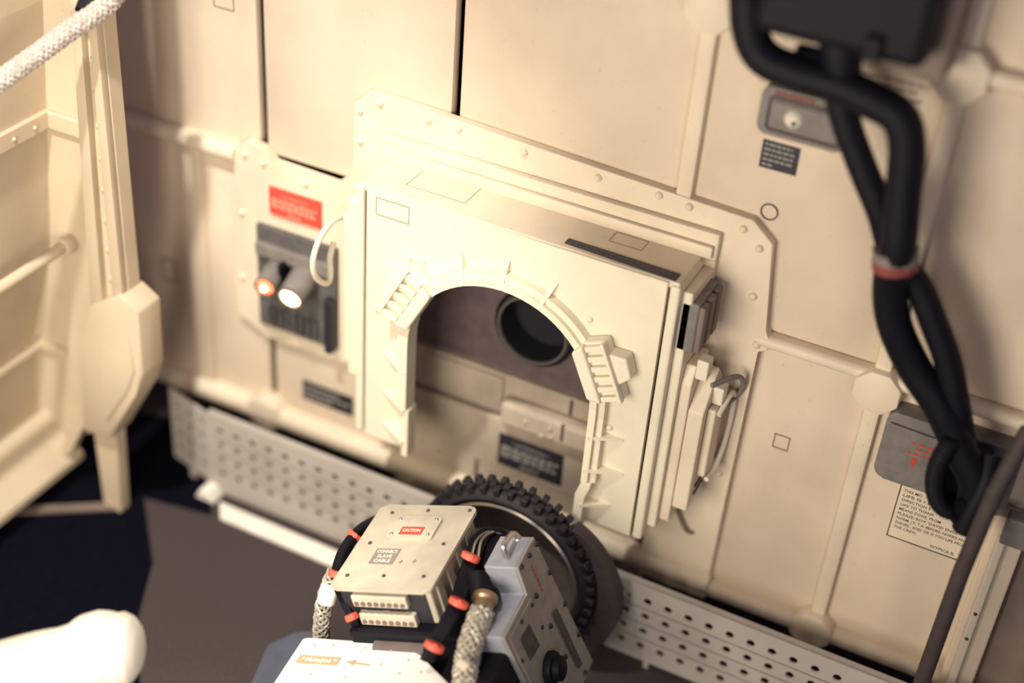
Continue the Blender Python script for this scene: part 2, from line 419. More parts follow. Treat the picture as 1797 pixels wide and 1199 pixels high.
# arch trim: inner lip, outer moulding, jambs
def archring(r0, r1, y0, y1, zl, zr, name, mm, a0=180, a1=0):
    o_ = circle(AC, r1, a0, a1, 32); i_ = circle(AC, r0, a0, a1, 32)
    pts = [(AC[0] - r1, zl)] + o_ + [(AC[0] + r1, zr), (AC[0] + r0, zr)] + i_[::-1] + [(AC[0] - r0, zl)]
    return Mesh().prism(pts, y0, y1, .0015).build(name, M[mm], h)
archring(AR - .005, AR + .010, -.200, -.160, .500, .488, 'arch_lip', 'front')
archring(AR + .010, AR + .024, -.190, HY, .500, .488, 'arch_moulding', 'front')
Mesh().box(AC[0] - AR - .005, AC[0] - AR + .010, -.196, -.160, .372, .500, .002).build('jamb', M['front'], h)
Mesh().prism([(AC[0] + AR - .014, .360), (AC[0] + AR - .014, .452), (AC[0] + AR - .004, .478), (AC[0] + AR - .004, .49), (AC[0] + AR + .018, .49), (AC[0] + AR + .018, .478), (AC[0] + AR + .006, .452), (AC[0] + AR + .006, .360)], -.200, HY, .002).build('jamb', M['front'], h)
# gusset fins
def fin(r_in, tip, bi):
    """r_in: foot on the lip (x,z); tip on the front panel"""
    a = Vector((r_in[0], 0, r_in[1])); t = Vector((tip[0], 0, tip[1])); d = (t - a).normalized(); sd = Vector((d.z, 0, -d.x)) * .0035
    loop = [a + EY * -.203, a + EY * HY, t + EY * HY, t + EY * (HY - .002)]
    return Mesh().hull([p + sd for p in loop], [p - sd for p in loop]).build('gusset_fin', M['front'], h)
for px, py in [(808, 440), (893, 455), (978, 495)]:
    t = on_y(px, py, HY); d = Vector((t.x - AC[0], t.z - AC[1])).normalized()
    fin((AC[0] + d.x * AR, AC[1] + d.y * AR), (t.x, t.z), 0)
for z in (.612, .512, .425): fin((AC[0] - AR, z - .012), (-.222, z), 0)
for z, x in ((.607, .337), (.522, .347), (.428, .328)): fin((AC[0] + AR, z), (x, z), 0)
# ribbed clamps straddling the arch
def clamp(ang, nrib, flip):
    e = Vector((math.cos(math.radians(ang)), 0, math.sin(math.radians(ang)))); tg = Vector((-e.z, 0, e.x))
    O = Vector((AC[0], 0, AC[1])) + e * AR
    fr = Matrix(((e.x, 0, tg.x, O.x), (0, -1, 0, HY), (e.z, 0, tg.z, O.z), (0, 0, 0, 1)))   # local x radial, y outwards, z tangential
    L = .066
    cl = Mesh(fr).box(.008, .062, 0, .030, -L, L, .006).build('clamp', M['cream'], h)
    Mesh(fr).prism([(-.012, -L * .8), (.016, -L), (.016, L), (-.012, L * .8)], .004, .046, .005, axis='y').build('clamp_shoe', M['cream'], cl)
    Mesh(fr).box(.054, .062, .030, .044, -L, L, .002).build('clamp_flange', M['cream'], cl)
    for i in range(nrib):
        z = -L + .010 + (2 * L - .020) * i / (nrib - 1)
        Mesh(fr).box(.018, .054, .028, .042, z - .0055, z + .0055, .0015).build('clamp_rib', M['cream'], cl)
    Mesh(fr).prism([(.060, -.030), (.092, -.018), (.096, .026), (.060, .040)] if flip else [(.060, -.036), (.086, -.026), (.082, .026), (.060, .048)], 0, .034, .004, axis='y').build('clamp_block', M['cream'], cl)
clamp(152, 5, False); clamp(24, 6, True)
# marks on top
p = Mesh().prism([(.159, -.150), (.389, -.160), (.389, -.133), (.159, -.130)], .998, .9995, axis='z').build('label_strip', M['black'], h, label='long narrow black label strip with grey print')
for i in range(2): words(p, M['faint'], (.165, -.1375 - .008 * i, .9996), Vector((1, -.03, 0)), Vector((.03, 1, 0)), .215, .0042, fill=.98)
def topsq(x0, x1, y0, y1):
    return outline([(x0, y0, .998), (x1, y0, .998), (x1, y1, .998), (x0, y1, .998)], h, M['line'], .0009, 'panel_line')
topsq(-.205, -.072, -.120, -.045); topsq(.227, .294, -.095, -.057)
# left side cover with bail handle
sc = Mesh().box(-.325, -.288, -.150, -.030, .500, .945, .008).build('side_cover', M['front'], h)
Mesh().box(-.338, -.322, -.145, -.060, .530, .90, .005).build('side_cover_rib', M['front'], sc)
hp = [on_x(q[0], q[1], -.345) for q in ((610, 378), (585, 388), (563, 415), (550, 452), (551, 480), (562, 494), (575, 497), (580, 480), (579, 452), (586, 425))]
Mesh().tube(spline(hp, 5), .0062, 10).build('bail_handle', M['cream'], h, True)
# right side: stepped channel, ribbed vent block, latch box with ring
rs = Mesh().box(.404, .424, -.150, -.040, .395, .975, .003).build('side_channel', M['front'], h)
Mesh().prism([(-.135, .41), (-.05, .41), (-.05, .80), (-.12, .80), (-.135, .76)], .424, .446, .003, axis='x').build('side_channel', M['plate'], h)
vb = Mesh().box(.404, .440, -.150, -.045, .845, .955, .004).build('vent_block', M['grey'], h)
for i in range(3): Mesh().box(.440, .452, -.150 + i * .037, -.124 + i * .037, .850, .952, .003).build('vent_rib', M['shade'], vb)
Mesh().box(.446, .470, -.125, -.095, .775, .820, .003).build('latch_tab', M['cream'], h)
lb = Mesh().prism([(-.130, .45), (-.034, .45), (-.034, .74), (-.070, .78), (-.130, .70)], .446, .478, .003, axis='x').build('latch_box', M['plate'], h)
Mesh().box(.478, .496, -.105, -.05, .53, .70, .004).build('latch_cover', M['plate'], lb)
Mesh().box(.475, .500, -.090, -.060, .705, .745, .003).build('latch_tab', M['cream'], lb)
rp = [(.500, -.10, .690), (.507, -.045, .715), (.510, -.034, .66), (.507, -.034, .58), (.503, -.06, .53), (.500, -.10, .525)]
Mesh().tube(spline(rp, 6), .0055, 8).build('latch_ring', M['cream'], lb, True)
gp = [(.480, -.115, .765), (.512, -.06, .765), (.522, -.036, .735), (.512, -.036, .70), (.49, -.08, .69)]
Mesh().tube(spline(gp, 6), .0055, 8).build('latch_cord', M['grey'], lb, True)
for z in (.475, .495): Mesh().box(.478, .481, -.10, -.05, z, z + .006).build('vent_slot', M['ink'], lb)
wp = on_y(1200, 905, -.03)
Mesh().tube(spline([on_y(1182, 868, -.026), on_y(1190, 900, -.034), on_y(1203, 930, -.034), on_y(1216, 936, -.026)], 6), .004, 8).build('pull_ring', M['shade'], h, True)
# interior seen through the arch
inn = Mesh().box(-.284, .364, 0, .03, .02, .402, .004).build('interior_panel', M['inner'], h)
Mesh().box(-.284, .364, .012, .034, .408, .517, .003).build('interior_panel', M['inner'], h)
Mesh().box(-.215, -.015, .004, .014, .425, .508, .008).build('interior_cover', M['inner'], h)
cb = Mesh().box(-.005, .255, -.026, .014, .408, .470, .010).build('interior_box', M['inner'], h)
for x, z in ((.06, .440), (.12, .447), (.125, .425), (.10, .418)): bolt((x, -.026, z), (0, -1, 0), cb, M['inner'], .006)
Mesh().box(.146, .152, -.028, -.02, .425, .468).build('slot', M['ink'], cb)
Mesh().box(.146, .152, .008, .013, .472, .512).build('slot', M['ink'], cb)
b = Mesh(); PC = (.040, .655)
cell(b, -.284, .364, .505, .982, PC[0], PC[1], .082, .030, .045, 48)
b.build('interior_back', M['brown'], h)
pt = Mesh().lathe([(.078, .10), (.078, .012), (.080, .009), (.083, .009), (.084, .013), (.086, .016), (.088, .03)], (PC[0], .0, PC[1]), (0, 1, 0), 48).build('port_ring', M['rim'], h, True)
Mesh().lathe([(.0772, .016), (.0775, .011), (.0790, .0085), (.0805, .0085)], (PC[0], .0, PC[1]), (0, 1, 0), 48).build('port_lip', M['steel'], pt, True)
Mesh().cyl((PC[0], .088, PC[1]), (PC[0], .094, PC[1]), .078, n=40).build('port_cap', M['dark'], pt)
Mesh().lathe([(.0875, .03), (.088, .020), (.094, .020), (.095, .03)], (PC[0], .0, PC[1]), (0, 1, 0), 48).build('port_gasket', M['rubber'], pt, True)
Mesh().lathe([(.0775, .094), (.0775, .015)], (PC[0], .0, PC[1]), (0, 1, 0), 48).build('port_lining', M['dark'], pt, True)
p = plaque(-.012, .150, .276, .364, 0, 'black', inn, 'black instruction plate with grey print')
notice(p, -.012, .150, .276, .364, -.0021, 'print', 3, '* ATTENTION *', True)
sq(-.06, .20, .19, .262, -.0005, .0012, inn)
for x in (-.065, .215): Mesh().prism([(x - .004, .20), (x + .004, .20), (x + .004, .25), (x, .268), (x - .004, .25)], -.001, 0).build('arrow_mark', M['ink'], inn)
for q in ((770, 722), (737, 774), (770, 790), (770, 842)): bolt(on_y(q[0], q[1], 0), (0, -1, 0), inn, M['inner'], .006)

# ------------------------------------------------------------------ indicator lamp unit
iu = thing('indicator_lamp_unit', (-.53, -.04, .45), 'grey indicator unit with two glowing lamps beside the hatch', 'indicator lamp')
Mesh().box(-.638, -.425, -.036, -.022, .455, .727, .004).build('back_plate', M['darkgrey'], iu)
Mesh().box(-.632, -.432, -.052, -.034, .655, .690, .005).build('ledge', M['grey'], iu)
for i in range(9):
    x = -.615 + i * .019
    Mesh().box(x, x + .010, -.046, -.034, .468, .520, .002).build('vent_rib', M['darkgrey'], iu)
Mesh().box(-.445, -.425, -.058, -.034, .455, .60, .003).build('side_block', M['black'], iu)  # coloured black to stand for the shadow of the hatch housing
for (a, e, r, mm, gl) in (((488, 470), (466, 502), .024, 'grey', 'bulbr'), ((538, 482), (511, 521), .029, 'grey', 'bulby')):
    p0 = on_y(a[0], a[1], -.035); p1 = on_y(e[0], e[1], -.105); d = (p1 - p0).normalized()
    lp = Mesh().cyl(p0 - d * .02, p1, r * 1.20, r * 1.05, 20, .003).build('lamp_barrel', M[mm], iu, True)
    Mesh().lathe([(r * 1.04, 0), (r * 1.06, .006), (r * .86, .008), (r * .80, .002)], p1, d, 24).build('lamp_rim', M['shade'], lp, True)
    Mesh().dome(p1 + d * .001, d, r * .80, r * .45, 20).build('bulb', M[gl], lp, True, label='glowing amber red bulb' if gl == 'bulbr' else 'glowing warm white bulb')
    if gl == 'bulbr': Mesh().dome(p1 + d * (r * .40), d, r * .34, r * .2, 12).build('filament', M['bulby'], lp, True)
Mesh().box(-.555, -.545, -.075, -.034, .585, .665, .003).build('divider_fin', M['rubber'], iu)

# ------------------------------------------------------------------ perforated kick plate and strip
def perf_plate(name, cols, x_start, rows, y, z_top, z_bot, label, xl, xr):
    P = .0465; b = Mesh()
    n = cols; z_lo = rows[-1] - P / 2; z_hi = rows[0] + P / 2
    for i in range(n):
        for z in rows:
            cx = x_start + i * P
            cell(b, cx - P / 2, cx + P / 2, z - P / 2, z + P / 2, cx, z, .0095, y, y + .005, 12)
    x0 = x_start - P / 2; x1 = x_start + (n - .5) * P
    b.box(xl, xr, y, y + .005, z_hi, z_top); b.box(x0, xr, y, y + .005, z_bot, z_lo)
    b.prism([(xl, z_hi), (x0, z_hi), (x0, z_bot), (xl + .012, z_bot), (xl, z_bot + .012)], y, y + .005)
    if xr > x1: b.box(x1, xr, y, y + .005, z_lo, z_hi)
    return b
ROWS = [.205, .1605, .116, .0715]
for nm, cols, xs, xl, xr, zb, lab in (
        ('perforated_plate', 17, -.670, -.708, .135, .008, 'perforated grey metal plate along wall base left of the wheel'),
        ('perforated_plate', 20, .395, .352, 1.42, .030, 'perforated grey metal plate along wall base right of the wheel')):
    t = thing(nm, ((xl + xr) / 2, -.17, 0), lab, 'metal plate', 'perforated plates at the wall base')
    perf_plate(nm, cols, xs, ROWS, -.17, .246, zb, lab, xl, xr).build('perforated_sheet', M['perf'], t)
    Mesh().box(xl, xr, -.166, -.150, .238, .246).build('top_flange', M['perf'], t)
    for x in ((xl + .05, xl + .55) if xl < 0 else (xl + .1, 1.3)): Mesh().box(x, x + .012, -.160, -.150, 0, .238).build('support_leg', M['perf'], t)
    if xl < 0:
        # bent end section running back to the wall corner
        bb = Mesh(); P = .0465
        for i in range(3):
            for z in ROWS: cell(bb, -.0465 * (i + 1), -.0465 * i, z - P / 2, z + P / 2, -.0465 * (i + .5), z, .0095, 0, .005, 12)
        bb.box(-.1395, 0, 0, .005, ROWS[0] + P / 2, .246); bb.box(-.1395, 0, 0, .005, .03, ROWS[-1] - P / 2)
        bb.frame = Matrix.Translation((xl, -.17, 0)) @ Matrix.Rotation(math.radians(-14), 4, 'Z')
        bb.build('bent_end', M['perf'], t)
        Mesh().box(xl - .075, xl - .057, -.155, -.140, 0, .05).build('support_leg', M['perf'], t)
        Mesh().prism([(xl - .02, 0), (xl + .035, 0), (xl + .02, .03), (xl - .005, .03)], -.21, -.165, .003).build('foot', M['strip'], t)
ts = Mesh().prism([(-.660, -.200), (-.625, -.246), (.135, -.250), (.135, -.200)], 0, .010, .002, axis='z').build('trim_1', M['strip'])
tag(ts, 'pale strip lying on the floor below the perforated plate', kind='structure')

# ------------------------------------------------------------------ left wall, post, painted floor shadow
YB = -.30
prof_px = [(70, -160), (75, 0), (82, 190), (88, 435), (60, 595), (64, 625), (64, 715), (92, 760)]
prof = [(on_y(q[0], q[1], YB).x, on_y(q[0], q[1], YB).z) for q in prof_px]
prof[0] = (prof[1][0] + .02, 2.35)
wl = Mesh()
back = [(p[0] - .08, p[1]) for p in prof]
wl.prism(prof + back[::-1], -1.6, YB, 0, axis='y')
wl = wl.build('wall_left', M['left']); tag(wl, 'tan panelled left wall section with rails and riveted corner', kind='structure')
rp_ = [(p[0], p[1]) for p in prof]
px_r = [(145, -160), (150, 0), (160, 190), (170, 435), (160, 595), (165, 715), (160, 760)]
rr = [(on_y(q[0], q[1], YB).x, on_y(q[0], q[1], YB).z) for q in px_r]
rr[0] = (rr[1][0], 2.35)
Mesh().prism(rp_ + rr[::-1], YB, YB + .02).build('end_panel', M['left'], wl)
XL = prof[2][0]
def lrail(pxa, pxb, hgt, out, name='rail', y0=-1.6):
    a = on_x(pxa[0], pxa[1], XL)
    return Mesh().box(XL - .01, XL + out, y0, YB, a.z - hgt, a.z, .003).build(name, M['left'], wl)
lrail((82, 190), None, .040, .010); 
Mesh().box(XL, XL + .09, YB - .010, YB, on_x(84, 190, XL).z - .040, on_x(84, 190, XL).z, .003).build('rail', M['left'], wl)
for i in range(4): bolt((XL + .010, YB - .05 - i * .06, on_x(84, 190, XL).z - .02), (1, 0, 0), wl, M['left'], .005)
pz = on_x(98, 442, XL + .02)
Mesh().cyl((XL + .02, -1.6, pz.z), (XL + .02, YB - .005, pz.z), .013, n=14).build('pipe', M['left'], wl, True)
Mesh().cyl((XL + .02, YB - .03, pz.z), (XL + .02, YB, pz.z), .021, n=16, bev=.003).build('pipe_flange', M['left'], wl, True)
lz = prof[4]
Mesh().prism([(lz[0] - .01, lz[1] + .014), (lz[0] + .030, lz[1] + .004), (lz[0] + .030, lz[1] - .012), (lz[0] - .02, lz[1] - .022)], -1.6, YB, .003).build('ledge', M['left'], wl)
Mesh().box(lz[0], lz[0] + .10, YB - .012, YB, lz[1] - .010, lz[1] + .012, .003).build('ledge', M['left'], wl)
bz = prof[-1]
Mesh().prism([(bz[0] - .03, bz[1] + .06), (bz[0] + .07, bz[1] - .055), (bz[0] + .085, bz[1] - .05), (bz[0] + .085, bz[1] - .03), (bz[0] - .01, bz[1] + .07)], -1.6, YB + .01, .003).build('lower_lip', M['left'], wl)

YP = -.345
po = thing('corner_post', (-.79, YP, 0), 'tan riveted post with faceted foot at the left wall corner', 'post')
def pw(px, py, y=YP): p = on_y(px, py, y); return (p.x, p.z)
tl, tr = pw(137, 60), pw(182, 60); bl, br = pw(168, 540), pw(226, 520)
zt = 2.35
def ext(a, b_, z): f = (z - a[1]) / (b_[1] - a[1]); return a[0] + (b_[0] - a[0]) * f
X0t, X0b = ext(tl, bl, zt), ext(tl, bl, bl[1]); X1t, X1b = ext(tr, br, zt), ext(tr, br, br[1])
zb = bl[1]
Mesh().prism([(X0t, zt), (X1t, zt), (X1b, zb), (X0b, zb)], YP, YP + .04, .003).build('post_body', M['left'], po)
for f0, f1, nm in ((0.02, .36, 'post_ridge'), (.68, .98, 'post_ridge')):
    t0, t1 = X0t + (X1t - X0t) * f0, X0t + (X1t - X0t) * f1; b0, b1 = X0b + (X1b - X0b) * f0, X0b + (X1b - X0b) * f1
    Mesh().prism([(t0, zt), (t1, zt), (b1, zb), (b0, zb)], YP - .018, YP + .002, .009).build(nm, M['left'], po, True)
for i in range(24):
    z = zt - .05 - i * .073
    if z > zb + .03: bolt((ext((X0t + (X1t - X0t) * .52, zt), (X0b + (X1b - X0b) * .52, zb), z), YP, z), (0, -1, 0), po, M['left'], .0065, 'rivet')
ft = [pw(*q) for q in ((222, 508), (256, 540), (263, 650), (252, 682), (205, 762), (158, 745), (153, 600), (170, 528))]
fo = Mesh().prism(ft, YP - .025, YP + .05, .006).build('post_foot', M['left'], po, True)
fi = [pw(*q) for q in ((240, 575), (250, 640), (240, 672), (200, 730), (185, 640), (190, 620))]
Mesh().prism(fi, YP - .030, YP - .02, .003).build('foot_facet', M['left'], po, True)
lg = [pw(*q) for q in ((163, 735), (207, 755)) ]
Mesh().prism([(lg[0][0], lg[1][1] + .03), (lg[1][0], lg[1][1] + .03), (pw(214, 895)[0], 0), (pw(186, 895)[0], 0)], YP - .005, YP + .03, .004).build('post_leg', M['left'], po)
Mesh().prism([pw(150, 700), pw(160, 720), pw(120, 800), pw(98, 800)], YP + .005, YP + .03, .003).build('diagonal_brace', M['left'], wl)
s0 = on_z(205, 893, 0); s1 = on_z(-60, 905, 0); dd = (s1 - s0).normalized(); nn = Vector((-dd.y, dd.x, 0)) * .012
Mesh().prism([(s0 + nn)[:2], (s1 + nn)[:2], (s1 - nn)[:2], (s0 - nn)[:2]], 0, .012, axis='z').build('base_sill', M['shade'], wl)
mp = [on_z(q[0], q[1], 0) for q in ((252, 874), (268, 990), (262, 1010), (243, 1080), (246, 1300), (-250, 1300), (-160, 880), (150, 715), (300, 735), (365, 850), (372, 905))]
fm = Mesh().prism([(p.x, p.y) for p in mp], 0, .004, axis='z').build('floor_shadow_sheet', M['floorshadow'])  # flat black sheet added to stand in for the shadow on the floor
tag(fm, 'black sheet added as the floor shadow below the left wall', 'floor shadow')

# ------------------------------------------------------------------ right edge beams
rb = thing('edge_beam', (1.09, -.02, 0), 'tan upright beam with small bracket at the right edge', 'beam')
Mesh().box(1.045, 1.110, -.045, 0, 0, .640, .004).build('beam_body', M['wall'], rb)
Mesh().box(1.062, 1.078, -.058, -.045, 0, .600, .003).build('beam_ridge', M['cream'], rb)
Mesh().box(1.065, 1.115, -.075, -.040, .600, .665, .005).build('beam_bracket', M['grey'], rb)
Mesh().box(1.11, 1.40, -.020, 0, 0, .82, .004).build('side_sheet', M['shade'], rb)
for z in (.40, .33): bolt((1.07, -.058, z), (0, -1, 0), rb, M['ink'], .004)

# ------------------------------------------------------------------ grey boxes on the right
def rrect(x0, x1, z0, z1, r, n=5):
    out = []
    for (cx, cz, a) in ((x1 - r, z1 - r, 0), (x0 + r, z1 - r, 90), (x0 + r, z0 + r, 180), (x1 - r, z0 + r, 270)):
        for i in range(n + 1): t = math.radians(a + 90 * i / n); out.append((cx + r * math.cos(t), cz + r * math.sin(t)))
    return out
lh = thing('lamp_housing', (.53, -.03, 1.28), 'grey rounded wall box with small clear lamp behind the hose', 'wall lamp')
Mesh().prism(rrect(.455, .615, 1.272, 1.362, .016), -.040, 0, .004).build('housing', M['grey'], lh)
outline([(x, -.041, z) for x, z in rrect(.472, .606, 1.284, 1.346, .008)], lh, M['ink'], .003, 'recess_line')
Mesh().box(.478, .600, -.044, -.04, 1.290, 1.340, .003).build('lamp_recess', M['grey'], lh)
lc = on_y(1392, 210, -.046)
Mesh().dome((lc.x, -.044, lc.z), (0, -1, 0), .017, .012, 16).build('lamp_lens', M['lens'], lh, True)
Mesh().cyl((lc.x + .004, -.058, lc.z - .003), (lc.x + .004, -.054, lc.z - .003), .004, n=10).build('lamp_pin', M['ink'], lh)
Mesh().box(.478, .55, -.0415, -.040, 1.351, 1.357).build('red_stripe', M['darkred'], lh)
jb = thing('junction_box', (.93, -.03, .635), 'grey rounded wall box with red markings behind the hose end', 'junction box')
Mesh().prism(rrect(.806, 1.058, .634, .792, .022), -.045, 0, .005).build('housing', M['grey'], jb)
outline([(.815, -.046, .768), (.90, -.046, .765)], jb, M['ink'], .0015, 'lid_line')
for i, (x, wd) in enumerate(((.862, .05), (.872, .04), (.858, .052))): words(jb, M['redink'], (x, -.0455, .738 - .012 * i), EX, EZ, wd, .004, gap=1.3)
Mesh().prism([(.869, .704), (.879, .704), (.877, .690), (.874, .678), (.870, .690)], -.0458, -.045).build('arrow_mark', M['redink'], jb)

# ------------------------------------------------------------------ hose assembly
ha = thing('hose_assembly', (.80, -.12, .60), 'black hose harness hanging from dark motor unit at top right', 'hose')
def hp_(px, py, y): return on_y(px, py, y)
hy = -.16
A = [hp_(1312, -30, hy), hp_(1316, 50, hy), hp_(1340, 100, hy), hp_(1400, 128, hy), hp_(1470, 148, hy), hp_(1535, 178, hy), hp_(1580, 208, hy), hp_(1592, 260, hy), hp_(1585, 340, hy), hp_(1576, 440, hy),
     hp_(1562, 500, -.14), hp_(1570, 570, -.13), hp_(1604, 645, -.12), hp_(1650, 715, -.12), hp_(1685, 790, -.12), hp_(1712, 850, -.12), hp_(1697, 915, -.12)]
hosek = Mesh().tube(spline(A, 8), .0305, 16).build('hose', M['rubber'], ha, True)
Bp = [hp_(1468, 130, -.13), hp_(1480, 200, -.13), hp_(1512, 290, -.13), hp_(1545, 370, -.13), hp_(1570, 450, -.12), hp_(1610, 500, -.11), hp_(1640, 570, -.11), hp_(1665, 640, -.11), hp_(1680, 720, -.11), hp_(1690, 780, -.10)]
Mesh().tube(spline(Bp, 8), .0245, 16).build('hose', M['rubber'], ha, True)
Cp = [hp_(1672, 770, -.15), hp_(1648, 810, -.15), hp_(1640, 850, -.15), hp_(1650, 885, -.15), hp_(1676, 898, -.145), hp_(1700, 880, -.14)]
sp = spline(Cp, 14)
Mesh().tube(sp, .0165, 16, wob=lambda i, j: 1.10 if i % 2 else .94).build('corrugated_hose', M['rubber'], ha)
Mesh().tube(spline([hp_(1740, 800, -.10), hp_(1730, 850, -.13), hp_(1705, 900, -.145), hp_(1690, 930, -.15)], 6), .021, 16).build('hose_end', M['rubber'], ha, True)
Mesh().box(.930, 1.005, -.11, -.045, .665, .79, .01).build('hose_coupling', M['rubber'], ha)
a, b2 = hp_(1572, 436, -.15), hp_(1572, 458, -.15)
cl = Mesh().cyl(a, b2, .0385, n=18).build('hose_clamp', M['grey'], ha, True)
Mesh().cyl(hp_(1571, 454, -.15), hp_(1571, 470, -.15), .0390, n=18).build('clamp_band', M['darkred'], cl, True)
Mesh().cyl(hp_(1588, 492, -.115), hp_(1615, 478, -.115) , .006, n=8).build('clamp_strap', M['grey'], cl)
# dark motor unit above
b = Mesh(); c0 = on_y(1340, -40, -.17); c1 = on_y(1560, 45, -.17)
b.box(.455, .735, -.20, -.045, 1.515, 1.80, .02); b.build('motor_body', M['rubber'], ha)
Mesh().box(.70, .760, -.125, -.045, 1.475, 1.80, .01).build('motor_flange', M['shade'], ha)
Mesh().cyl(on_y(1475, 40, -.15), on_y(1478, 160, -.15), .036, .030, 20, .004).build('tee_connector', M['rubber'], ha, True)
Mesh().cyl(on_y(1395, 100, -.14), on_y(1455, 115, -.14), .024, n=16, bev=.004).build('hose_stub', M['rubber'], ha, True)
Mesh().box(.640, .668, -.215, -.15, 1.52, 1.56, .004).build('motor_lug', M['rubber'], ha)
rod = Mesh().tube([(1.017, -.195, 0), (1.017, -.195, .3), (1.020, -.19, .6), (1.030, -.165, .78), (1.050, -.12, .90)], .0160, 12).build('hanging_cable', M['cable'], None, True)
tag(rod, 'dark cable hanging straight down beside the right edge beam', 'cable')

# ------------------------------------------------------------------ rover
DT = [at_k(672, 887, 2.90), at_k(840, 890, 2.815), at_k(585, 1033, 2.69)]
O = DT[0]; U = (DT[1] - O); W = U.length; U.normalize()
Vv = DT[2] - O; Vv = Vv - U * Vv.dot(U); L = Vv.length; Vv.normalize()
N = Vv.cross(U).normalized()
if N.z < 0: N = -N
RF = Matrix(((U.x, Vv.x, N.x, O.x), (U.y, Vv.y, N.y, O.y), (U.z, Vv.z, N.z, O.z), (0, 0, 0, 1)))
def pl_n(px, py, n=0.0):           # pixel -> (u, v) on the deck-parallel plane at height n
    d = ray(px, py); P0 = O + N * n; P = CAM + d * ((P0 - CAM).dot(N) / d.dot(N)); q = P - O; return q.dot(U), q.dot(Vv)
def pl_v(px, py, v):               # pixel -> (u, n) on plane at v
    d = ray(px, py); P0 = O + Vv * v; P = CAM + d * ((P0 - CAM).dot(Vv) / d.dot(Vv)); q = P - O; return q.dot(U), q.dot(N)
def pl_u(px, py, u):               # pixel -> (v, n) on plane at u
    d = ray(px, py); P0 = O + U * u; P = CAM + d * ((P0 - CAM).dot(U) / d.dot(U)); q = P - O; return q.dot(Vv), q.dot(N)
def R3(u, v, n): return O + U * u + Vv * v + N * n
rv = thing('rover', (R3(W / 2, L / 2, 0).x, R3(W / 2, L / 2, 0).y, 0), 'small utility rover with knobby wheel, cream deck and cables before the hatch', 'robot')
bd = Mesh(RF).box(.012, W - .008, .02, L - .014, -.088, -.006, .004).build('deck_box', M['deck'], rv)
for i in range(4): Mesh(RF).box(W - .009, W - .003, .05 + i * .05, .075 + i * .05, -.080, -.014, .002).build('cooling_rib', M['deck'], bd)
dk = Mesh(RF).prism(rrect(0, W, 0, L, .016), -.006, .002, .002, axis='z').build('deck_plate', M['deck'], rv, True)
for q in ((689, 902), (752, 898), (825, 898), (650, 955), (779, 957), (610, 1012), (674, 1013), (744, 1014)):
    u, v = pl_n(*q); bolt(R3(u, v, .002), N, dk, M['ink'], .0042, 'screw')
q0 = [pl_n(*q) for q in ((700, 913), (786, 913), (752, 951), (678, 949))]
us, ue = (q0[0][0] + q0[3][0]) / 2, (q0[1][0] + q0[2][0]) / 2; v0, v1 = (q0[0][1] + q0[1][1]) / 2, (q0[2][1] + q0[3][1]) / 2
sp_ = Mesh(RF).prism(rrect(us, ue, v0, v1, .008), .002, .009, .002, axis='z').build('cover_plate', M['deck'], dk, True)
for uu, vv in ((us + .01, v0 + .01), (ue - .01, v0 + .01), (us + .01, v1 - .01), (ue - .01, v1 - .01)): bolt(R3(uu, vv, .009), N, sp_ if False else dk, M['steel'], .004, 'screw')
def rlabel(pxs, n, m_, parent, lab):
    q = [pl_n(a, b_, n) for a, b_ in pxs]
    u0, u1 = (q[0][0] + q[3][0]) / 2, (q[1][0] + q[2][0]) / 2; a0, a1 = (q[0][1] + q[1][1]) / 2, (q[2][1] + q[3][1]) / 2
    o = Mesh(RF).box(u0, u1, a0, a1, n, n + .0012).build('label_plate', M[m_], parent, label=lab)
    return u0, u1, a0, a1
u0, u1, a0, a1 = rlabel(((706, 926), (747, 925), (738, 938), (699, 939)), .009, 'red', dk, 'red label reading CAUTION')
text('CAUTION', (a1 - a0) * .38, M['whiteprint'], dk, R3((u0 + u1) / 2, (a0 + a1) / 2, .0104), U, -Vv, width=(u1 - u0) * .8)
u0, u1, a0, a1 = rlabel(((664, 963), (706, 965), (686, 991), (645, 990)), .002, 'greylabel', dk, 'grey brown label with three rows of pale letters')
for i, s_ in enumerate(('CONNECT', 'SLAVE', 'CABLE')):
    text(s_, (a1 - a0) * .19, M['whiteprint'], dk, R3((u0 + u1) / 2, a0 + (a1 - a0) * (.2 + .3 * i), .0034), U, -Vv, width=(u1 - u0) * (.85, .6, .68)[i])
for q in ((704, 988), (728, 987)):
    u, v = pl_n(*q); b = Mesh(RF); b.box(u - .0045, u + .0045, v - .001, v + .001, .002, .0028); b.box(u - .001, u + .001, v - .0055, v + .0055, .002, .0028); b.build('cross_mark', M['line'], dk)
# connector strips on the front face
VF = L - .012
Mesh(RF).box(.016, W - .020, VF - .004, VF + .001, -.084, -.012).build('recess_panel', M['black'], bd)
for k, (pa, pb) in enumerate((((619, 1038), (722, 1062)), ((633, 1069), (738, 1094)))):
    a = pl_v(pa[0], pa[1], VF); e = pl_v(pb[0], pb[1], VF)
    cs = Mesh(RF).box(a[0], e[0], VF - .010, VF + .014, e[1], a[1], .003).build('connector_strip', M['deck'], bd)
    Mesh(RF).box(a[0] + .004, e[0] - .004, VF + .012, VF + .020, a[1] - (a[1] - e[1]) * .30, a[1] - .001, .002).build('strip_lip', M['deck'], cs) if False else None
    for i in range(8):
        uu = a[0] + (e[0] - a[0]) * (i + .7) / 8.4; nz = e[1] + (a[1] - e[1]) * .36
        b = Mesh(RF).cyl((uu, VF + .012, nz), (uu, VF + .0165, nz), .0048, n=10); b.build('socket', M['shade'], bd)
a = pl_v(640, 1060, VF); e = pl_v(722, 1072, VF)
